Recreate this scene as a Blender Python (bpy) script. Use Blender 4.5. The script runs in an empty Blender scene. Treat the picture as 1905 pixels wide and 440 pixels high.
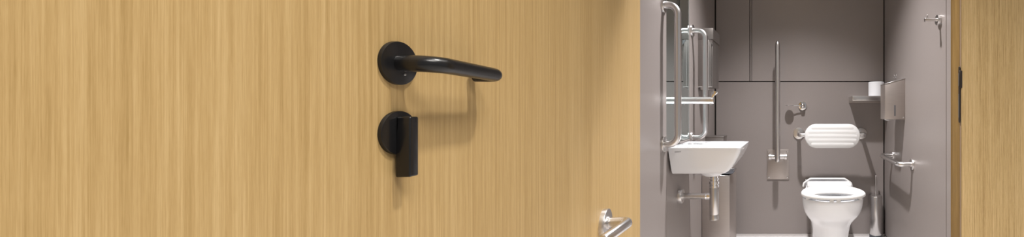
import bpy, bmesh, math, random
from mathutils import Vector, Matrix
random.seed(4)
S = bpy.context.scene
COL = S.collection
PI = math.pi

# ------------------------------------------------------------------ measured place (metres)
CAM_H = 0.97          # camera height
F_PX = 706.0          # focal length in pixels of the 1905 px wide frame
PPX, PPY = 1473.0, 203.0   # principal point
XL, XR = -0.593, 0.714     # side walls of the toilet room
YB = 2.93                  # back wall
CEIL = 2.50

# ------------------------------------------------------------------ materials
def nmat(name):
    m = bpy.data.materials.new(name); m.use_nodes = True
    nt = m.node_tree; b = nt.nodes['Principled BSDF']
    return m, nt, b

def simple(name, col, rough=0.5, metal=0.0, noise=0.0, scale=60, coat=0.0, bump=0.0):
    m, nt, b = nmat(name)
    b.inputs['Base Color'].default_value = (*col, 1)
    b.inputs['Roughness'].default_value = rough
    b.inputs['Metallic'].default_value = metal
    b.inputs['Coat Weight'].default_value = coat
    if noise or bump:
        tc = nt.nodes.new('ShaderNodeTexCoord')
        n = nt.nodes.new('ShaderNodeTexNoise'); n.inputs['Scale'].default_value = scale; n.inputs['Detail'].default_value = 4
        nt.links.new(tc.outputs['Object'], n.inputs['Vector'])
        if noise:
            r = nt.nodes.new('ShaderNodeValToRGB')
            r.color_ramp.elements[0].color = (*[c*(1-noise) for c in col], 1)
            r.color_ramp.elements[1].color = (*[min(1, c*(1+noise)) for c in col], 1)
            r.color_ramp.elements[0].position = .3; r.color_ramp.elements[1].position = .7
            nt.links.new(n.outputs['Fac'], r.inputs['Fac']); nt.links.new(r.outputs['Color'], b.inputs['Base Color'])
        if bump:
            bp = nt.nodes.new('ShaderNodeBump'); bp.inputs['Strength'].default_value = bump; bp.inputs['Distance'].default_value = .001
            nt.links.new(n.outputs['Fac'], bp.inputs['Height']); nt.links.new(bp.outputs['Normal'], b.inputs['Normal'])
    return m

def brushed(name, col, rough, axis_scale):
    """satin stainless steel: fine scratches stretched along one axis drive roughness and tone"""
    m, nt, b = nmat(name)
    b.inputs['Metallic'].default_value = 1
    tc = nt.nodes.new('ShaderNodeTexCoord'); mp = nt.nodes.new('ShaderNodeMapping')
    mp.inputs['Scale'].default_value = axis_scale
    n = nt.nodes.new('ShaderNodeTexNoise'); n.inputs['Scale'].default_value = 1; n.inputs['Detail'].default_value = 3
    nt.links.new(tc.outputs['Object'], mp.inputs['Vector']); nt.links.new(mp.outputs['Vector'], n.inputs['Vector'])
    r = nt.nodes.new('ShaderNodeValToRGB')
    r.color_ramp.elements[0].color = (*[c*.97 for c in col], 1); r.color_ramp.elements[1].color = (*[min(1, c*1.03) for c in col], 1)
    r.color_ramp.elements[0].position = .35; r.color_ramp.elements[1].position = .65
    nt.links.new(n.outputs['Fac'], r.inputs['Fac']); nt.links.new(r.outputs['Color'], b.inputs['Base Color'])
    mr = nt.nodes.new('ShaderNodeMapRange')
    mr.inputs['To Min'].default_value = rough*.95; mr.inputs['To Max'].default_value = rough*1.05
    nt.links.new(n.outputs['Fac'], mr.inputs['Value']); nt.links.new(mr.outputs['Result'], b.inputs['Roughness'])
    return m

def wood(name, dark, mid, light, off=(0, 0, 0), fine=1.0, figure=0.10, spread=.128):
    """quarter-sawn oak veneer: vertical lines at every width from a hand to a hair, short pores, a faint flame figure"""
    m, nt, b = nmat(name)
    N, L = nt.nodes, nt.links
    tc = N.new('ShaderNodeTexCoord')
    def streak(sx, sz, detail, rough):
        mp = N.new('ShaderNodeMapping'); mp.inputs['Scale'].default_value = (sx*fine, sx*fine, sz*fine); mp.inputs['Location'].default_value = off
        n = N.new('ShaderNodeTexNoise'); n.inputs['Scale'].default_value = 1; n.inputs['Detail'].default_value = detail
        n.inputs['Roughness'].default_value = rough
        L.new(tc.outputs['Object'], mp.inputs['Vector']); L.new(mp.outputs['Vector'], n.inputs['Vector'])
        return n.outputs['Fac']
    def math_(op, a, c, v=None):
        q = N.new('ShaderNodeMath'); q.operation = op
        L.new(a, q.inputs[0])
        if c is not None: L.new(c, q.inputs[1])
        else: q.inputs[1].default_value = v
        return q.outputs[0]
    lines = streak(170, .8, 6, 1.0)
    broad = streak(20, .15, 2, .7)
    dashes = streak(330, 6.5, 5, .95)
    tot = math_('ADD', math_('MULTIPLY', lines, None, .52), math_('MULTIPLY', dashes, None, .36))
    tot = math_('ADD', tot, math_('MULTIPLY', broad, None, .12))
    mp = N.new('ShaderNodeMapping'); mp.inputs['Scale'].default_value = (16, 16, 1.6); mp.inputs['Location'].default_value = (off[0]+.3, 0, 0)
    wv = N.new('ShaderNodeTexWave'); wv.wave_type = 'BANDS'; wv.bands_direction = 'X'
    wv.inputs['Scale'].default_value = 2.2; wv.inputs['Distortion'].default_value = 5; wv.inputs['Detail'].default_value = 2; wv.inputs['Detail Scale'].default_value = 1.2
    L.new(tc.outputs['Object'], mp.inputs['Vector']); L.new(mp.outputs['Vector'], wv.inputs['Vector'])
    fg = math_('MULTIPLY', math_('SUBTRACT', wv.outputs['Fac'], None, .5), None, figure*.25)
    tot = math_('ADD', tot, fg)
    r = N.new('ShaderNodeValToRGB'); e = r.color_ramp.elements
    e[0].position = .5-spread; e[0].color = (*dark, 1); e[1].position = .5+spread; e[1].color = (*light, 1)
    k = e.new(.5); k.color = (*mid, 1)
    L.new(tot, r.inputs['Fac'])
    L.new(r.outputs['Color'], b.inputs['Base Color'])
    b.inputs['Roughness'].default_value = .55
    b.inputs['Specular IOR Level'].default_value = .3
    bp = N.new('ShaderNodeBump'); bp.inputs['Strength'].default_value = .10; bp.inputs['Distance'].default_value = .0005
    L.new(dashes, bp.inputs['Height']); L.new(bp.outputs['Normal'], b.inputs['Normal'])
    return m

M = {}
M['oak'] = wood('oak_veneer', (.36, .23, .083), (.51, .345, .148), (.645, .468, .232))
M['oak_wall'] = wood('oak_wall_veneer', (.31, .195, .075), (.545, .380, .172), (.70, .52, .28), off=(3.1, 0, .4), figure=.05, spread=.085)
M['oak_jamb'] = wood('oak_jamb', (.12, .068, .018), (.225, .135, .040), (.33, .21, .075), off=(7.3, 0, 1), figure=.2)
M['seal'] = simple('brown_door_seal', (.25, .17, .10), .6)
M['laminate'] = simple('taupe_laminate', (.275, .242, .228), .37, 0, .03, 260, bump=.04)
M['gap'] = simple('dark_joint', (.025, .02, .016), .8)
M['edge'] = simple('pale_edge', (.55, .52, .50), .4)
M['floor'] = simple('light_grey_floor', (.60, .58, .57), .45, 0, .06, 30)
M['ceiling'] = simple('white_ceiling', (.72, .71, .69), .8)
M['steel'] = brushed('satin_steel', (.70, .68, .67), .30, (500, 500, 500))
M['steel_h'] = brushed('satin_steel_along', (.70, .68, .67), .28, (500, 500, 500))
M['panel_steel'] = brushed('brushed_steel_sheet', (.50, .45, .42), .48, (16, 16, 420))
M['dim_sheet'] = brushed('dim_steel_sheet', (.31, .285, .27), .46, (16, 16, 420))  # darker copy of the steel sheet, dark reflections put into its colour
M['chrome'] = simple('chrome', (.80, .79, .79), .08, 1)
M['ceramic'] = simple('white_ceramic', (.85, .86, .885), .14, 0, coat=.5)
M['plastic'] = simple('white_plastic', (.74, .735, .725), .38)
M['plastic_grey'] = simple('pale_grey_plastic', (.50, .50, .52), .3)
M['paper'] = simple('tissue_paper', (.85, .86, .885), .95, 0, .02, 300, bump=.2)
M['black'] = simple('black_powder_coat', (.010, .0098, .0105), .27, 0, .25, 900, bump=.05)
M['bronze'] = simple('blackened_steel', (.030, .022, .018), .45, .3)
M['dark'] = simple('dark_grey_plastic', (.07, .075, .085), .4)
M['ink'] = simple('grey_ink', (.22, .20, .21), .6)
m, nt, b = nmat('mirror_glass')
b.inputs['Base Color'].default_value = (.84, .98, .99, 1); b.inputs['Metallic'].default_value = 1; b.inputs['Roughness'].default_value = .03
M['mirror'] = m

# ------------------------------------------------------------------ object helpers
def tag(o, label=None, cat=None, group=None, kind=None):
    if label: o['label'] = label
    if cat: o['category'] = cat
    if group: o['group'] = group
    if kind: o['kind'] = kind
    return o

def link(name, bm, mat, parent=None, smooth=40, loc=None):
    bmesh.ops.recalc_face_normals(bm, faces=bm.faces[:])
    me = bpy.data.meshes.new(name); bm.to_mesh(me); bm.free()
    for mt in (mat if isinstance(mat, (list, tuple)) else [mat]): me.materials.append(mt)
    if smooth:
        me.polygons.foreach_set('use_smooth', [True]*len(me.polygons))
        me.set_sharp_from_angle(angle=math.radians(smooth))
    o = bpy.data.objects.new(name, me); COL.objects.link(o)
    if parent: o.parent = parent
    if loc: o.location = loc
    return o

def empty(name, loc, rz=0.0):
    o = bpy.data.objects.new(name, None); COL.objects.link(o)
    o.location = loc; o.rotation_euler = (0, 0, rz); o.empty_display_size = .05
    return o

def box(bm, lo, hi, bevel=0.0, seg=2, mi=0):
    r = bmesh.ops.create_cube(bm, size=1)
    vs = r['verts']
    c = [(a+d)/2 for a, d in zip(lo, hi)]; s = [abs(d-a) for a, d in zip(lo, hi)]
    for v in vs: v.co = Vector((v.co.x*s[0]+c[0], v.co.y*s[1]+c[1], v.co.z*s[2]+c[2]))
    fs = list({f for v in vs for f in v.link_faces})
    for f in fs: f.material_index = mi
    if bevel:
        es = list({e for v in vs for e in v.link_edges})
        bmesh.ops.bevel(bm, geom=es, offset=bevel, segments=seg, affect='EDGES', profile=.5)
    return bm

def basis(d):
    d = Vector(d).normalized()
    a = Vector((0, 0, 1)) if abs(d.z) < .9 else Vector((1, 0, 0))
    u = d.cross(a).normalized(); v = d.cross(u).normalized()
    return u, v

def ring(bm, c, u, v, r, n, r2=None):
    r2 = r if r2 is None else r2
    return [bm.verts.new(Vector(c) + u*r*math.cos(2*PI*i/n) + v*r2*math.sin(2*PI*i/n)) for i in range(n)]

def bridge(bm, A, B, mi=0):
    n = len(A)
    for i in range(n):
        f = bm.faces.new((A[i], A[(i+1) % n], B[(i+1) % n], B[i])); f.material_index = mi

def lathe(bm, base, d, prof, n=40, mi=0):
    """prof: list of (distance along d, radius); capped at both ends"""
    d = Vector(d).normalized(); u, v = basis(d); base = Vector(base)
    rs = [ring(bm, base + d*t, u, v, max(r, 1e-5), n) for t, r in prof]
    for a, c in zip(rs, rs[1:]): bridge(bm, a, c, mi)
    bm.faces.new(rs[0]).material_index = mi; bm.faces.new(rs[-1]).material_index = mi
    return bm

def disc_prof(h, r, bev):
    return [(0, r), (h-bev, r), (h-bev*.3, r-bev*.3), (h, r-bev)]

def fillet(pts, rad, seg=8):
    pts = [Vector(p) for p in pts]; out = [pts[0]]
    rads = rad if isinstance(rad, (list, tuple)) else [rad]*(len(pts)-2)
    for i in range(1, len(pts)-1):
        r = rads[i-1]
        a = (pts[i-1]-pts[i]).normalized(); c = (pts[i+1]-pts[i]).normalized()
        ang = a.angle(c)
        if ang > PI-.02 or r <= 0: out.append(pts[i]); continue
        t = r/math.tan(ang/2)
        bis = (a+c).normalized(); cen = pts[i] + bis*(r/math.sin(ang/2))
        s = pts[i]+a*t - cen; e = pts[i]+c*t - cen
        tot = s.angle(e)
        for k in range(seg+1):
            f = k/seg
            out.append(cen + (s*math.sin((1-f)*tot) + e*math.sin(f*tot))/math.sin(tot))
    out.append(pts[-1]); return out

def tube(bm, pts, r, n=24, round_end=(0, 0), mi=0, squash=None):
    pts = [Vector(p) for p in pts]
    tang = []
    for i in range(len(pts)):
        a = pts[max(i-1, 0)]; c = pts[min(i+1, len(pts)-1)]
        tang.append((c-a).normalized())
    u, v = basis(tang[0]); rings = []
    def rad(i): return r[i] if isinstance(r, (list, tuple)) else r
    def cap(i, sgn):
        out = []
        for k in range(1, 5):
            a = k/4*PI/2
            out.append((pts[i] + tang[i]*sgn*rad(i)*math.sin(a)*cap.amt, max(rad(i)*math.cos(a), rad(i)*.04)))
        return out
    us = []
    for i, t in enumerate(tang):
        u = (u - t*u.dot(t)).normalized(); v = t.cross(u).normalized(); us.append((u.copy(), v.copy()))
    if round_end[0]:
        cap.amt = round_end[0]
        for c, rr in reversed(cap(0, -1)): rings.append(ring(bm, c, us[0][0], us[0][1], rr, n))
    for i, p in enumerate(pts): rings.append(ring(bm, p, us[i][0], us[i][1], rad(i), n))
    if round_end[1]:
        cap.amt = round_end[1]
        for c, rr in cap(len(pts)-1, 1): rings.append(ring(bm, c, us[-1][0], us[-1][1], rr, n))
    for a, c in zip(rings, rings[1:]): bridge(bm, a, c, mi)
    bm.faces.new(rings[0]).material_index = mi; bm.faces.new(rings[-1]).material_index = mi
    return bm

def loft(bm, loops, cap0=True, cap1=True, mi=0):
    rs = [[bm.verts.new(Vector(p)) for p in L] for L in loops]
    for a, c in zip(rs, rs[1:]): bridge(bm, a, c, mi)
    if cap0: bm.faces.new(rs[0]).material_index = mi
    if cap1: bm.faces.new(rs[-1]).material_index = mi
    return rs

def extrude_poly(bm, pts, vec, bevel=0.0, seg=2, mi=0):
    vec = Vector(vec)
    A = [bm.verts.new(Vector(p)) for p in pts]; B = [bm.verts.new(Vector(p)+vec) for p in pts]
    bridge(bm, A, B, mi); bm.faces.new(A).material_index = mi; bm.faces.new(B).material_index = mi
    if bevel:
        es = list({e for v in A+B for e in v.link_edges})
        bmesh.ops.bevel(bm, geom=es, offset=bevel, segments=seg, affect='EDGES', profile=.5)
    return bm

def struct(name, bm, mat, label=None, cat=None, smooth=0):
    return tag(link(name, bm, mat, smooth=smooth), label, cat, None, 'structure')

NB = bmesh.new

# ================================================================== the setting
bm = NB(); box(bm, (-3.0, -1.6, -.06), (3.0, 3.1, 0)); struct('floor', bm, M['floor'], 'pale grey floor of the toilet room and the passage before it', 'floor')
bm = NB(); box(bm, (XL-.1, 1.60, CEIL), (XR+.1, YB+.1, CEIL+.06)); struct('ceiling', bm, M['ceiling'], 'white ceiling over the toilet room', 'ceiling')

# back wall: laminate boards with open dark joints between them
GAPW = .006
def boards(name, plate_lo, plate_hi, rects, axis, face, depth, label):
    """a dark backing plate carrying laminate boards; rects are (a0, a1, z0, z1); axis 'x' boards face -y, '+x'/'-x' side walls"""
    bm = NB(); box(bm, plate_lo, plate_hi, mi=1)
    for a0, a1, z0, z1 in rects:
        if axis == 'y': box(bm, (a0, face, z0), (a1, face+depth, z1), .0012, 1)
        elif axis == 'l': box(bm, (face-depth, a0, z0), (face, a1, z1), .0012, 1)
        else: box(bm, (face, a0, z0), (face+depth, a1, z1), .0012, 1)
    return struct(name, bm, [M['laminate'], M['gap']], label, 'wall')

xs = -.318                       # upright joint in the upper back wall
zs = CAM_H + (PPY-151.5)/241     # level joint
g = GAPW/2
boards('wall_back', (XL-.02, YB+.012, 0), (XR+.02, YB+.08, CEIL),
       [(XL+.008, XR-.006, .012, zs-g), (XL+.008, xs-.009, zs+g, CEIL), (xs-.007+.004, xs+.007, zs+g, CEIL), (xs+.010, XR-.006, zs+g, CEIL)],
       'y', YB, .014, 'taupe laminate back wall with a level dark joint behind the toilet')

# right wall: near filler strip, dark joint, long board
yj = 1.756
boards('wall_right', (XR+.012, 1.697, 0), (XR+.08, YB+.02, CEIL),
       [(1.697, yj-g, .012, CEIL), (yj+g, YB-.008, .012, CEIL)], 'r', XR, .014,
       'taupe laminate wall carrying the coat peg and the level grab rail')

# left wall: board in front of the mirror, under and over it, and behind it
ym0, ym1 = 1.797, 2.203
zm0, zm1 = .80, 1.95
boards('wall_left', (XL-.08, 1.458, 0), (XL-.012, YB+.02, CEIL),
       [(1.458, ym0-.002, .012, CEIL), (ym0+.001, ym1-.001, .012, zm0-.002), (ym0+.001, ym1-.001, zm1+.002, CEIL), (ym1+.002, YB-.012, .012, CEIL)],
       'l', XL, .014, 'taupe laminate wall carrying the mirror, the basin and two upright rails')

bm = NB(); box(bm, (XL-.0115, ym0, zm0), (XL-.0035, ym1, zm1), .001, 1)
tag(link('mirror', bm, M['mirror'], smooth=0), 'tall bluish mirror set flush in the wall above the basin', 'mirror')

# skirting-like upturn of the floor along the back wall
bm = NB(); box(bm, (XL, YB-.010, 0), (XR, YB, .012)); struct('baseboard_back', bm, M['edge'], 'thin pale strip where the back wall meets the floor', 'baseboard')

# passage side: oak clad wall round the opening
yw = 1.600
bm = NB()
box(bm, (XR+.001, yw, 0), (3.0, yw+.10, 2.10)); box(bm, (-3.0, yw, 0), (XL-.10, yw+.10, 2.10)); box(bm, (-3.0, yw, 2.10), (3.0, yw+.10, 2.62))
struct('wall_front', bm, M['oak_wall'], 'oak clad passage wall beside the toilet room opening', 'wall')
bm = NB(); box(bm, (-3.0, -1.6, 2.62), (3.0, yw, 2.68)); struct('ceiling_passage', bm, M['ceiling'], 'white ceiling of the passage', 'ceiling')
# jamb lining on the right of the opening: two steps and a door stop
bm = NB()
box(bm, (XR-.0005, yw+.0005, 0), (XR+.0008, yw+.014, 2.10), 0, 1, 1)
box(bm, (XR-.0025, yw+.013, 0), (XR+.0008, yw+.090, 2.10), .001, 1, 0)
box(bm, (XR-.004, yw+.090, 0), (XR+.0008, yw+.0965, 2.10), .001, 1, 2)
struct('trim_1', bm, [M['oak_jamb'], M['seal'], M['oak_jamb']], 'dark golden oak door jamb edge right of the opening', 'jamb')

# strike plate let into the jamb
sp = empty('strike_plate', (XR-.003, yw+.006, 1.005))
tag(sp, 'blackened steel strike plate let into the oak jamb', 'strike plate')
bm = NB()
prof = []
zt, zb = .137, -.082
k = 10
pts = []
for i in range(k+1):
    a = PI*i/k; pts.append((0, .006*math.cos(a), zt + .010*math.sin(a)))
for i in range(k+1):
    a = PI + PI*i/k; pts.append((0, .006*math.cos(a), zb + .010*math.sin(a)))
extrude_poly(bm, pts, (-.0035, 0, 0), .0005, 1)
link('face_plate', bm, M['bronze'], sp)
bm = NB(); box(bm, (-.0042, -.0105, .055), (.0065, -.0035, .128), .002, 2); box(bm, (-.0042, -.010, .055), (-.001, .004, .128), .001, 1)
link('lip', bm, M['bronze'], sp)
bm = NB(); box(bm, (-.0046, -.0035, .064), (-.0036, .0035, .118)); box(bm, (-.0046, -.0035, -.07), (-.0036, .0035, .03))
link('keep_slot', bm, M['dark'], sp)

# ================================================================== the oak door leaf, standing open
TH = math.radians(100)
AX, AY = -.382, .367             # foot of the black lever on the leaf's face
door = NB(); box(door, (-.34, 0, .008), (1.070, .042, 2.09), .0012, 1)
door = link('door_1', door, M['oak'], smooth=0)
door.location = (AX, AY, 0); door.rotation_euler = (0, 0, TH)
tag(door, 'oak veneered door leaf with black lever and thumbturn, standing open', 'door', None, 'structure')
# local frame of the leaf: +x along the face away from the viewer, -y out of the face
hz = 1.0145
lev = NB()
p0 = .0325; R = .0081; le = .1075
path = fillet([(0, -.001, hz), (0, -p0, hz), (le, -p0+.001, hz-.002), (le, -.0055, hz-.002)], [.0165, .0125], 12)
tube(lev, path, R, 32)
lev = link('lever_handle', lev, M['black'], door)
tag(lev, 'black round-bar lever')
bm = NB(); lathe(bm, (0, 0, hz), (0, -1, 0), disc_prof(.0034, .0209, .0008), 64)
rose = link('rose', bm, M['black'], lev)
bm = NB(); lathe(bm, (.0045, -.0030, hz-.0105), (0, -1, 0), [(0, .0011), (.0010, .0011), (.0012, .0009)], 12)
link('set_screw', bm, M['steel'], lev)

tz = .9475
bm = NB()
prof = [(-.0032, .0155), (-.0150, .0155), (-.0150, -.0425), (-.0022, -.0425), (-.0022, -.0135), (-.0046, -.0095), (-.0046, .0060)]
extrude_poly(bm, [(-.0052, y, tz+z) for y, z in prof], (.0104, 0, 0), .0016, 3)
tt = link('thumbturn', bm, M['black'], door); tag(tt, 'black paddle thumbturn')
bm = NB(); lathe(bm, (0, 0, tz), (0, -1, 0), disc_prof(.0034, .0209, .0008), 64)
link('rose', bm, M['black'], tt)

# satin steel lever further along the same leaf
sx, sz = .6317, .672
bm = NB()
elbow = Vector((sx, -.066, sz+.003)); 
dwx, dwy = -.02, -1.0
lx = dwx*math.cos(TH)+dwy*math.sin(TH); ly = -dwx*math.sin(TH)+dwy*math.cos(TH)
armd = Vector((lx, ly, -.02)).normalized()
tip = elbow + armd*.135
path = fillet([(sx, -.012, sz+.003), tuple(elbow), tuple(tip)], [.017], 10)
tube(bm, path, .0128, 32, (0, .35))
sl = link('lever_handle', bm, M['steel_h'], door); tag(sl, 'satin stainless steel lever with a bend, low near the free edge')
bm = NB(); lathe(bm, (sx, 0, sz), (0, -1, 0), disc_prof(.0125, .0385, .0012), 64); lathe(bm, (sx, 0, sz+.003), (0, -1, 0), [(0, .0165), (.0165, .0165), (.017, .016)], 40)
link('rose', bm, M['steel'], sl)

# ================================================================== upright grab rails beside the basin
def flange(bm, c, d, r=.036, h=.009):
    lathe(bm, c, d, disc_prof(h, r, .0018), 48)

def wall_rail(y, z0, z1, off, label):
    e = empty('grab_rail', (XL, y, z0)); L = z1-z0
    bm = NB(); tube(bm, fillet([(.004, 0, L), (off, 0, L), (off, 0, 0), (.004, 0, 0)], .045, 12), .0162, 28)
    link('bar', bm, M['steel'], e)
    for z in (0, L):
        bm = NB(); flange(bm, (0, 0, z), (1, 0, 0)); link('wall_flange', bm, M['steel'], e)
    return tag(e, label, 'grab rail', 'upright rails beside the mirror')
wall_rail(1.752, .809, 1.451, .067, 'upright stainless grab rail on the near side of the basin')
wall_rail(2.252, .804, 1.436, .080, 'upright stainless grab rail beyond the basin and mirror')

# level rail on the right wall
e = empty('grab_rail', (XR, 2.245, .645))
L = 2.68-2.245
bm = NB(); tube(bm, fillet([(-.004, 0, 0), (-.082, 0, 0), (-.082, L, 0), (-.004, L, 0)], .03, 10), .0155, 28)
link('bar', bm, M['steel'], e)
for y in (0, L):
    bm = NB(); flange(bm, (0, y, 0), (-1, 0, 0), .034); link('wall_flange', bm, M['steel'], e)
tag(e, 'level stainless grab rail on the wall right of the toilet', 'grab rail')

# ================================================================== wash basin
SY0, SY1 = 1.805, 2.165          # near and far side
def zq(py, y): return CAM_H + (PPY-py)*y/F_PX
rim, sbot = .789, .656
basin = empty('wash_basin', (XL, (SY0+SY1)/2, sbot))
hw = (SY1-SY0)/2
H = rim-sbot
# plan outline at a level: back edge on the wall, rounded front corners
def sink_loop(z, xb, xf, w, rc, inset=0):
    pts = [(xb+inset, -w+inset), ]
    n = 8
    x1 = xf-inset; w1 = w-inset; r = max(rc-inset, .004)
    for i in range(n+1):
        a = -PI/2 + PI/2*i/n; pts.append((x1-r + r*math.cos(a), -w1+r + r*math.sin(a)))
    for i in range(n+1):
        a = PI/2*i/n; pts.append((x1-r + r*math.cos(a), w1-r + r*math.sin(a)))
    pts.append((xb+inset, w1))
    return [(x, y, z) for x, y in pts]
bm = NB()
lv = [  # z, back x, front x, half width
    (0.000, .017, .246, hw-.050), (.0015, .015, .262, hw-.040), (.006, .014, .275, hw-.033), (.016, .0132, .288, hw-.026),
    (.036, .012, .305, hw-.0185), (.062, .0105, .322, hw-.012), (.090, .008, .337, hw-.006), (.112, .0065, .346, hw-.0015), (H-.004, .006, .350, hw), (H-.001, .0065, .3495, hw-.0008), (H, .0075, .348, hw-.002)]
loops = [sink_loop(z, xb, xf, w, .022) for z, xb, xf, w in lv]
# the bowl sinks in from the rim
bowl = [(H, .135, .333, hw-.020, .03), (H-.004, .138, .330, hw-.023, .03), (H-.045, .150, .305, hw-.040, .035), (H-.085, .165, .262, hw-.075, .04), (H-.092, .18, .24, hw-.11, .02)]
loops += [sink_loop(z, xb, xf, w, rc) for z, xb, xf, w, rc in bowl]
loft(bm, loops)
link('bowl', bm, M['ceramic'], basin, smooth=35)
bm = NB(); 
lathe(bm, (.176, 0, -.0325), (0, 0, 1), [(0, .034), (.002, .043), (.008, .052), (.020, .060), (.036, .066)], 48)
link('drain_boss', bm, M['ceramic'], basin)
bm = NB(); lathe(bm, (.21, 0, H-.0925), (0, 0, 1), [(0, .021), (.003, .021), (.004, .018)], 32); link('drain_cover', bm, M['chrome'], basin)
bm = NB(); box(bm, (.060, -.10, H-.0004), (.105, -.012, H+.0006), .0002, 1); box(bm, (.075, .01, H-.0004), (.1, .09, H+.0006), .0002, 1)
link('soap_ledge', bm, M['plastic_grey'], basin)
# maker's mark printed on the near side
cu = bpy.data.curves.new('makers_mark', 'FONT'); cu.body = 'DURAVIT'; cu.size = .0085; cu.align_x = 'LEFT'; cu.extrude = .0001
to = bpy.data.objects.new('tmp_text', cu); COL.objects.link(to)
bpy.context.view_layer.update()
me = bpy.data.meshes.new_from_object(to.evaluated_get(bpy.context.evaluated_depsgraph_get()))
bpy.data.objects.remove(to)
mk = bpy.data.objects.new('makers_mark', me); me.materials.clear(); me.materials.append(M['ink']); COL.objects.link(mk)
mk.parent = basin; mk.location = (.035, -hw+.0009, H-.0235); mk.rotation_euler = (PI/2, 0, 0); mk.scale = (.88, 1, 1)
tag(basin, 'small white ceramic hand basin on the wall under the mirror', 'basin')

# bottle trap below the basin
tx, ty = -.406, 1.985
e = empty('bottle_trap', (tx, ty, .395))
bm = NB(); lathe(bm, (0, 0, 0), (0, 0, 1), [(0, .0225), (.002, .0250), (.028, .0250), (.029, .0243), (.031, .0250), (.168, .0250), (.170, .0240)], 40)
link('body', bm, M['steel'], e)
bm = NB(); lathe(bm, (0, 0, .169), (0, 0, 1), [(0, .0262), (.012, .0262), (.013, .023), (.018, .023), (.019, .0275), (.031, .0275), (.032, .022), (.040, .022), (.041, .025), (.047, .025), (.048, .021), (.0585, .021)], 40)
link('collar', bm, M['chrome'], e)
zp = .517-.395
bm = NB(); tube(bm, [(-.020, 0, zp), (tx*0-.18, 0, zp)], .0155, 28); link('outlet_pipe', bm, M['steel_h'], e)
bm = NB(); lathe(bm, (-.022, 0, zp), (-1, 0, 0), [(0, .0175), (.012, .0185), (.013, .0172), (.018, .0172), (.019, .018), (.024, .018)], 32); link('pipe_nut', bm, M['chrome'], e)
bm = NB(); lathe(bm, (XL-tx, 0, zp), (1, 0, 0), [(0, .0365), (.022, .0365), (.024, .0350), (.025, .0165), (.032, .0165)], 48); link('wall_flange', bm, M['steel'], e)
tag(e, 'satin steel bottle trap with its pipe below the basin', 'bottle trap')

# wall tap over the basin
tz0 = 1.0165; tapL = .190
e = empty('wall_tap', (XL-.0035, 1.985, tz0))
bm = NB(); lathe(bm, (0, 0, 0), (1, 0, 0), [(0, .0185), (tapL-.012, .0185), (tapL-.0115, .0180), (tapL-.010, .0180), (tapL-.0095, .0185), (tapL-.001, .0185), (tapL, .0175)], 40)
link('spout', bm, M['steel_h'], e)
bm = NB(); lathe(bm, (tapL-.017, 0, -.015), (0, 0, -1), [(0, .0085), (.0085, .0085), (.009, .0075)], 24); link('aerator', bm, M['chrome'], e)
bm = NB(); lathe(bm, (.034, 0, -.016), (0, 0, -1), [(0, .006), (.006, .006), (.007, .004)], 16); link('temperature_stop', bm, M['chrome'], e)
bm = NB()
prof = [(tapL-.020, .012), (tapL-.004, .012), (tapL+.005, .033), (tapL+.022, .040), (tapL+.022, .0455), (tapL+.001, .0505), (tapL-.010, .044)]
extrude_poly(bm, [(x, -.011, z) for x, z in prof], (0, .022, 0), .0025, 2)
link('lever', bm, M['chrome'], e)
tag(e, 'straight tubular steel wall tap with end lever over the basin', 'tap')

# ================================================================== steel units on the left wall behind the basin
def towel_unit():
    y0, y1 = 2.40, 2.615
    zb_, zt_ = 1.10, 1.482; d = .094
    e = empty('towel_dispenser', (XL, y0, zb_)); Hh = zt_-zb_; D = y1-y0
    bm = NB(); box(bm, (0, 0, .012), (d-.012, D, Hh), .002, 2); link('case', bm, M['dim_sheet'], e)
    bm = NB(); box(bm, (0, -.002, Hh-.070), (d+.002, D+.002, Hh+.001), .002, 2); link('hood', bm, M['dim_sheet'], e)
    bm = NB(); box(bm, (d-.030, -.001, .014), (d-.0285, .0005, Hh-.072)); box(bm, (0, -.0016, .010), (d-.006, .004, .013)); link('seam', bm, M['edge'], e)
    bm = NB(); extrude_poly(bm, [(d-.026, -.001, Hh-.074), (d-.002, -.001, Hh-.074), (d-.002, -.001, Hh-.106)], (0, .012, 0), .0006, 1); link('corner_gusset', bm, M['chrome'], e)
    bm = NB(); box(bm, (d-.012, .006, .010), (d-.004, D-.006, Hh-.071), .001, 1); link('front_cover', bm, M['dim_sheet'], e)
    bm = NB(); box(bm, (.010, .02, -.006), (d-.03, D-.02, .012), .001, 1); link('outlet_tray', bm, M['steel'], e)
    tag(e, 'tall stainless towel dispenser high on the wall beyond the mirror', 'dispenser')
towel_unit()
def sanitary_unit():
    y0, y1 = 2.60, 2.72
    zb_, zt_ = .62, .786; d = .127
    e = empty('bag_dispenser', (XL, y0, zb_))
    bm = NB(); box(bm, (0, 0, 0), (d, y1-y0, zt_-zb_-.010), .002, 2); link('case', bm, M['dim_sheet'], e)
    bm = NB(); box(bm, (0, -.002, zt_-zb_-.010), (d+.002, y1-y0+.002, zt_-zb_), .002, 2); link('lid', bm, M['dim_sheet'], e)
    tag(e, 'low stainless steel box showing just above the basin rim', 'dispenser')
sanitary_unit()
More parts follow.
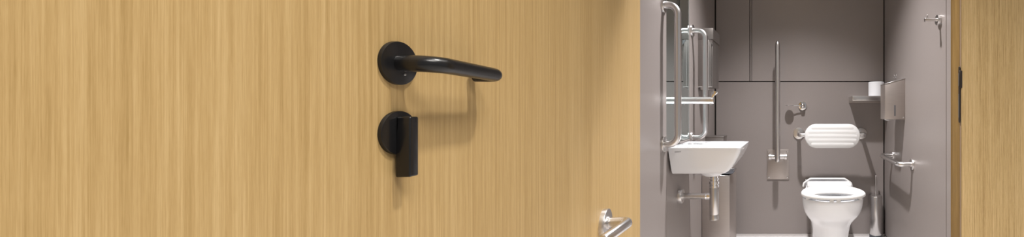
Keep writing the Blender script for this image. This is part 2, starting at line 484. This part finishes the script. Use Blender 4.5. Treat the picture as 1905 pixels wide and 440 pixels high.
def bin_unit():
    y0, y1 = 2.495, 2.80
    zt_ = .532; d = .184
    e = empty('waste_bin', (XL, y0, 0))
    Hh = zt_; D = y1-y0
    bm = NB(); box(bm, (.002, 0, 0), (d, D, Hh), .003, 2); link('body', bm, M['panel_steel'], e)
    bm = NB(); box(bm, (.01, .012, Hh-.0005), (d-.010, D-.012, Hh+.0015)); link('opening', bm, M['dark'], e)
    bm = NB()
    for a, c in (((0.004, 0, Hh), (d, .010, Hh+.004)), ((0.004, D-.010, Hh), (d, D, Hh+.004)), ((d-.008, 0, Hh), (d, D, Hh+.004))): box(bm, a, c, .001, 1)
    link('rim', bm, M['steel'], e)
    bm = NB(); extrude_poly(bm, [(.03, .02, Hh+.004), (d+.018, .02, Hh+.012), (d+.018, .02, Hh+.016), (.03, .02, Hh+.008)], (0, .10, 0), .001, 1); link('flap', bm, M['dark'], e)
    bm = NB(); box(bm, (.006, -.0012, .012), (d-.006, .001, .055)); link('kick_panel', bm, M['panel_steel'], e)
    tag(e, 'brushed stainless waste bin on the floor beyond the basin trap', 'bin')
bin_unit()

# ================================================================== back wall fittings
# fold-up support rail
rx = (1446.5-PPX)/241
e = empty('folding_rail', (rx, YB, .57))
pl0, pl1 = CAM_H+(PPY-334)/243-.57, CAM_H+(PPY-278)/243-.57
bm = NB()
w = .0845
pts = [(-w, pl0), (w, pl0), (w, pl1), (-w, pl1)]
box(bm, (-w+.004, -.008, pl0), (w+.004, 0, pl1), .003, 2); link('wall_plate', bm, M['panel_steel'], e)
for ax in (-w+.017, w-.009):
    for z in (pl0+.018, pl1-.016):
        bm = NB(); lathe(bm, (ax, -.008, z), (0, -1, 0), [(0, .0065), (.002, .006), (.0035, .003)], 16); link('screw', bm, M['chrome'], e)
hzv = CAM_H+(PPY-291.5)/246-.57
bm = NB()
lathe(bm, (-.067, -.052, hzv), (1, 0, 0), [(0, .020), (.003, .0235), (.022, .0235), (.024, .020), (.120, .020), (.122, .0235), (.139, .0235), (.142, .020)], 32)
box(bm, (-.046, -.060, hzv-.013), (-.034, -.004, hzv+.013), .003, 2); box(bm, (.046, -.060, hzv-.013), (.058, -.004, hzv+.013), .003, 2); tube(bm, [(.006, -.05, hzv), (.006, -.150, hzv)], .013, 20)
link('hinge', bm, M['steel_h'], e)
b0 = CAM_H+(PPY-299)/254-.57; b1 = CAM_H+(PPY-76)/254-.57
bm = NB(); tube(bm, [(.006, -.152, b0), (.006, -.152, b0+.02), (.006, -.151, (b0+b1)/2), (.006, -.150, b1-.035)], .0185, 28, (.5, 2.0))
link('arm', bm, M['steel'], e)
tag(e, 'fold-up stainless support rail standing upright on its back wall plate', 'grab rail')

# small disc holder
hx, hzz = (1493-PPX)/241, CAM_H+(PPY-196.5)/243
e = empty('wall_hook', (hx, YB, hzz))
bm = NB(); lathe(bm, (0, 0, 0), (0, -1, 0), disc_prof(.010, .034, .004), 40); lathe(bm, (0, -.01, 0), (0, -1, 0), [(0, .019), (.022, .019), (.032, .015), (.037, .006)], 32)
link('wall_flange', bm, M['chrome'], e)
bm = NB(); tube(bm, [(-.008, -.035, 0), (-.045, -.042, .002), (-.085, -.050, .002)], .0045, 16); link('arm', bm, M['chrome'], e)
bm = NB(); lathe(bm, (-.1, -.054, -.0012), (0, 0, 1), [(0, .031), (.001, .033), (.003, .033), (.004, .031)], 40); link('disc', bm, M['chrome'], e)
tag(e, 'small chrome arm with a flat disc on the back wall', 'wall hook')

# back cushion of the toilet
bxc, bz = (1548.5-PPX)/260, CAM_H+(PPY-252.5)/260
e = empty('ribbed_back_cushion', (bxc, YB, bz))
bw, bh = .199, .0865; yb = -.222; bt = .030
def capsule(wd, ht, y, n=14):
    r = min(ht, .085); pts = []
    for cx, cz, a0 in ((wd-r, ht-r, 0), (-wd+r, ht-r, PI/2), (-wd+r, -ht+r, PI), (wd-r, -ht+r, 3*PI/2)):
        for i in range(n+1):
            a = a0+PI/2*i/n; pts.append((cx+r*math.cos(a), y, cz+r*math.sin(a)))
    return pts
bm = NB()
loft(bm, [capsule(bw-.008, bh-.008, yb+bt), capsule(bw-.001, bh-.001, yb+bt-.006), capsule(bw, bh, yb+bt-.012), capsule(bw, bh, yb+.010), capsule(bw-.002, bh-.002, yb+.004), capsule(bw-.007, bh-.007, yb)])
link('pad', bm, M['plastic'], e, smooth=50)
for i in range(5):                # five raised bands
    z = (i-2)*-.0285
    hl = math.sqrt(max(.0, (bh-.012)**2 - z*z)) + (bw-bh) - .018
    bm = NB(); tube(bm, [(-hl, yb+.0015, z), (hl, yb+.0015, z)], .0118, 20, (1, 1))
    for v in bm.verts: v.co.y = yb+.0015 + (v.co.y-yb-.0015)*.22
    link('band', bm, M['plastic'], e, smooth=60)
for fx, s in (((1486-PPX)/241-bxc, 1), ((1602-PPX)/241-bxc, -1)):
    bm = NB(); lathe(bm, (fx, 0, .005), (0, -1, 0), disc_prof(.010, .043, .002), 48); link('wall_flange', bm, M['steel'], e)
    bm = NB(); tube(bm, fillet([(fx, -.004, .005), (fx, -.176, .005), (fx+s*.11, -.176, .003)], .022, 8), .0145, 24); link('support_arm', bm, M['steel'], e)
tag(e, 'white ribbed plastic backrest on steel arms above the toilet', 'cushion')

# shelf in the back right corner with a spare roll
s0 = .440
e = empty('wall_shelf', (s0, YB, 1.033))
bm = NB(); box(bm, (0, -.178, .0), (XR-s0-.002, 0, .034), .0015, 2); link('board', bm, M['steel_h'], e)
bm = NB(); box(bm, (.0, -.014, -.012), (XR-s0-.01, -.0, .0), .001, 1); link('wall_rail', bm, M['panel_steel'], e)
for x in (.012, .024): 
    bm = NB(); lathe(bm, (x, -.178, .010), (0, -1, 0), [(0, .003), (.001, .0028)], 12); link('screw', bm, M['dark'], e)
tag(e, 'satin steel corner shelf above the right end of the backrest', 'shelf')
e = empty('toilet_roll', ((1634-PPX)/256, YB-.105, 1.067))
bm = NB(); n = 48
R1, R0, hh = .0575, .021, .106
u, v = Vector((1, 0, 0)), Vector((0, 1, 0))
rs = [ring(bm, (0, 0, z), u, v, r, n) for z, r in ((0, R0), (0, R1-.003), (.003, R1), (hh-.004, R1), (hh, R1-.004), (hh, R0))]
for a, c in zip(rs, rs[1:]): bridge(bm, a, c)
bridge(bm, rs[-1], rs[0])
link('paper_winding', bm, M['paper'], e)
bm = NB(); rs = [ring(bm, (0, 0, z), u, v, r, 32) for z, r in ((.0005, R0-.0012), (.0005, R0-.0002), (hh-.0005, R0-.0002), (hh-.0005, R0-.0012))]
for a, c in zip(rs, rs[1:]): bridge(bm, a, c)
bridge(bm, rs[-1], rs[0])
link('cardboard_core', bm, simple('cardboard', (.42, .33, .24), .9), e)
tag(e, 'spare white toilet roll standing on the steel corner shelf', 'toilet roll')

# ================================================================== right wall fittings
# paper dispenser with a sloping top
dn, df = 2.390, 2.510; db = .9065
e = empty('paper_dispenser', (XR, dn, db))
d = .127
bm = NB()
extrude_poly(bm, [(0, 0, 0), (-d, 0, 0), (-d, 0, .222), (0, 0, .256)], (0, df-dn, 0), .0022, 2)
link('case', bm, M['panel_steel'], e, smooth=30)
bm = NB(); box(bm, (-.0685, -.0012, .022), (-.0605, .002, .090), .0008, 1); link('level_slot', bm, M['dark'], e)
bm = NB(); extrude_poly(bm, [(-.001, -.002, .2565), (-d-.002, -.002, .2222), (-d-.002, -.002, .2252), (-.001, -.002, .2595)], (0, df-dn+.003, 0), .0006, 1); link('lid', bm, M['steel'], e)
bm = NB(); extrude_poly(bm, [(-.118, .010, .0005), (-.070, .012, .0005), (-.068, .004, -.004), (-.116, .000, -.006)], (0, .05, 0), .0006, 1); link('paper_tongue', bm, M['paper'], e)
bm = NB(); lathe(bm, (-.012, -.0002, .012), (0, -1, 0), [(0, .004), (.002, .004), (.0025, .003)], 14); link('lock', bm, M['chrome'], e)
tag(e, 'brushed steel paper dispenser with a sloping top on the wall', 'dispenser')

e = empty('wall_stud', (XR, 2.60, 1.198))
bm = NB(); lathe(bm, (0, 0, 0), (-1, 0, 0), disc_prof(.006, .014, .002), 32); link('wall_flange', bm, M['chrome'], e)
bm = NB(); lathe(bm, (-.006, 0, 0), (-1, 0, 0), [(0, .007), (.004, .007), (.007, .010), (.011, .010), (.014, .007), (.015, .003)], 28); link('stud_head', bm, M['chrome'], e)
tag(e, 'tiny round chrome stud on the wall just above the paper dispenser', 'wall stud')

e = empty('coat_peg', (XR, 1.83, 1.400))
bm = NB(); lathe(bm, (0, 0, 0), (-1, 0, 0), disc_prof(.016, .0245, .0015), 48); link('wall_flange', bm, M['steel'], e)
bm = NB(); lathe(bm, (-.014, 0, .001), (-1, 0, 0), [(0, .0078), (.052, .0078), (.054, .0105), (.058, .0105), (.059, .0095)], 28); link('peg', bm, M['steel_h'], e)
bm = NB(); tube(bm, [(-.060, 0, .006), (-.060, 0, .022)], .0032, 16, (0, 1)); link('stop_pin', bm, M['steel'], e)
tag(e, 'short stainless coat peg high on the wall by the door jamb', 'coat peg')

# toilet brush in its steel holder
e = empty('toilet_brush', ((1630.5-PPX)/248, 2.868, 0))
bm = NB(); lathe(bm, (0, 0, .030), (0, 0, 1), [(0, .0455), (.002, .0470), (.285, .0470), (.287, .0455)], 48); link('holder', bm, M['steel'], e)
bm = NB(); lathe(bm, (0, 0, 0), (0, 0, 1), [(0, .048), (.028, .048), (.030, .046)], 40); link('foot', bm, M['dark'], e)
bm = NB(); lathe(bm, (0, 0, .316), (0, 0, 1), [(0, .046), (.004, .046), (.006, .042), (.007, .010)], 40); link('lid', bm, M['steel'], e)
bm = NB(); tube(bm, [(0, 0, .32), (0, 0, .465)], .0062, 20, (0, 1)); link('brush_handle', bm, M['steel'], e)
tag(e, 'satin steel toilet brush holder with upright handle in the corner', 'toilet brush')

# ================================================================== toilet
TX = .250
toilet = empty('toilet', (TX, YB, 0))
def yy(Y): return Y-YB
def pan_loop(z, w, yf, yc, wb, n=40):
    """half ellipse at the front (towards -y), flanks that draw in to half width wb at the wall"""
    pts = []
    for i in range(n+1):
        a = PI + PI*i/n
        cx, sy = math.cos(a), math.sin(a)
        pts.append((w*math.copysign(abs(cx)**.92, cx), yy(yc) + (yc-yf)*sy, z))
    L = YB-.004-yc
    for k in range(1, 13):
        t = k/12; ww = wb + (w-wb)*(.5+.5*math.cos(PI*min(1, t*1.5))); pts.append((ww, yy(yc)+L*t, z))
    for k in range(12, 0, -1):
        t = k/12; ww = wb + (w-wb)*(.5+.5*math.cos(PI*min(1, t*1.5))); pts.append((-ww, yy(yc)+L*t, z))
    return pts
bm = NB()
secs = [(.0, .113, 2.292, 2.52, .105), (.02, .112, 2.290, 2.52, .105), (.10, .1125, 2.285, 2.50, .105), (.17, .115, 2.278, 2.48, .11), (.205, .118, 2.270, 2.46, .113), (.25, .126, 2.258, 2.44, .118), (.270, .132, 2.250, 2.42, .122),
        (.288, .142, 2.238, 2.40, .127), (.305, .153, 2.222, 2.38, .132), (.325, .164, 2.206, 2.36, .137), (.350, .174, 2.194, 2.34, .141), (.38, .181, 2.186, 2.33, .144), (.41, .185, 2.181, 2.325, .146), (.430, .186, 2.179, 2.32, .147), (.4365, .184, 2.182, 2.32, .146)]
loops = [pan_loop(*s) for s in secs]
# into the pan
loops += [pan_loop(.4365, .150, 2.205, 2.30, .10)]
rs = loft(bm, loops, True, False)
# close the rim with an inner bowl
inner = rs[-1]
c = Vector((0, yy(2.31), .23))
prev = inner
for f, z in ((.82, .39), (.6, .32), (.3, .26), (.08, .24)):
    cen = Vector((0, yy(2.30), z))
    cur = [bm.verts.new(Vector((v.co.x*f, yy(2.30)+(v.co.y-yy(2.30))*f*(.6 if v.co.y > yy(2.45) else 1), z))) for v in inner]
    bridge(bm, prev, cur); prev = cur
bm.faces.new(prev)
link('pan', bm, M['ceramic'], toilet, smooth=50)
# seat ring
def seat_loop(z, g, n=64):
    pts = []
    for i in range(n):
        a = 2*PI*i/n; x, y = math.cos(a), math.sin(a)
        if y < 0: px, py = (.1945+g)*math.copysign(abs(x)**.95, x), (.128+g)*y
        else:
            px, py = ((.1945+g)*(1-.26*y**2))*math.copysign(abs(x)**.8, x), (.225+g)*(y**.9 if y > 0 else 0)
        pts.append((px, yy(2.288)+py, z))
    return pts
def hole_loop(z, g, n=64):
    return [((.121+g)*math.cos(2*PI*i/n), yy(2.250)+(.064+g)*math.sin(2*PI*i/n), z) for i in range(n)]
bm = NB()
L = [seat_loop(.453, -.010), seat_loop(.4535, -.003), seat_loop(.457, 0), seat_loop(.467, -.001), seat_loop(.4725, -.005), seat_loop(.4745, -.010),
     hole_loop(.4725, .010), hole_loop(.4695, .004), hole_loop(.464, 0), hole_loop(.456, 0), hole_loop(.453, .003)]
rs = loft(bm, L, False, False); bridge(bm, rs[-1], rs[0])
seat = link('seat', bm, M['plastic'], toilet, smooth=50); seat['label'] = 'white oval toilet seat, lowered'
for bx, by in ((-.155, 2.235), (.155, 2.235), (-.02, 2.172), (.02, 2.172)):
    bm = NB(); box(bm, (bx-.012, yy(by)+.006, .436), (bx+.012, yy(by)+.03, .4545), .002, 1); link('seat_buffer', bm, M['plastic'], toilet)
# hinge block and raised ceramic back
bm = NB(); box(bm, (-.148, yy(2.495), .435), (.148, yy(2.60), .482), .016, 4); link('hinge_block', bm, M['plastic'], toilet)
bm = NB()
def bar(w, z, r): return [(-w-.004, yy(2.655), .431), (-w, yy(2.66), z-.03), (-w+.045, yy(2.665), z), (w-.045, yy(2.665), z), (w, yy(2.66), z-.03), (w+.004, yy(2.655), .431)]
tube(bm, fillet(bar(.166, .484, 0), [.02, .03, .03, .02], 8), .0065, 18, (.5, .5)); link('rear_bumper', bm, M['plastic'], toilet)
bm = NB(); extrude_poly(bm, [(-.160, yy(2.664), .431), (.160, yy(2.664), .431), (.158, yy(2.666), .456), (.120, yy(2.668), .482), (-.120, yy(2.668), .482), (-.158, yy(2.666), .456)], (0, .012, 0), .002, 1)
link('rear_panel', bm, M['plastic_grey'], toilet)
tag(toilet, 'white ceramic toilet with its seat down against the back wall', 'toilet')

# ================================================================== light
def spot(name, loc, energy, size_deg, blend, soft, col):
    l = bpy.data.lights.new(name, 'SPOT'); l.energy = energy; l.spot_size = math.radians(size_deg); l.spot_blend = blend
    l.shadow_soft_size = soft; l.color = col
    o = bpy.data.objects.new(name, l); COL.objects.link(o); o.location = loc
    return o
spot('ceiling_spot', (0.02, 1.95, CEIL-.01), 318, 99, .95, .04, (1.0, .975, .985))
spot('passage_spot', (.40, .46, 2.60), 100, 104, .8, .055, (1.0, .96, .90))
spot('passage_spot', (.62, -.25, 2.60), 290, 112, .8, .45, (1.0, .96, .90))  # added soft fill for the passage, not a known fitting
spot('passage_spot', (.62, .95, 2.60), 90, 100, .8, .45, (1.0, .96, .91))  # second added fill, unseen, brightens the far leaf and oak wall

w = bpy.data.worlds.new('World'); S.world = w; w.use_nodes = True
bg = w.node_tree.nodes['Background']; bg.inputs['Color'].default_value = (.98, .98, 1.0, 1); bg.inputs['Strength'].default_value = .30

# ================================================================== camera
cam = bpy.data.cameras.new('Camera'); co = bpy.data.objects.new('Camera', cam); COL.objects.link(co)
co.location = (0, 0, CAM_H); co.rotation_euler = (PI/2, 0, 0)
cam.sensor_width = 36; cam.sensor_fit = 'HORIZONTAL'; cam.lens = F_PX/1905*36
cam.shift_x = (952.5-PPX)/1905; cam.shift_y = (PPY-220)/1905
cam.clip_start = .01
S.camera = co

S.view_settings.view_transform = 'Standard'; S.view_settings.look = 'None'
S.view_settings.gamma = 1; S.view_settings.exposure = 0.0; S.view_settings.use_curve_mapping = False
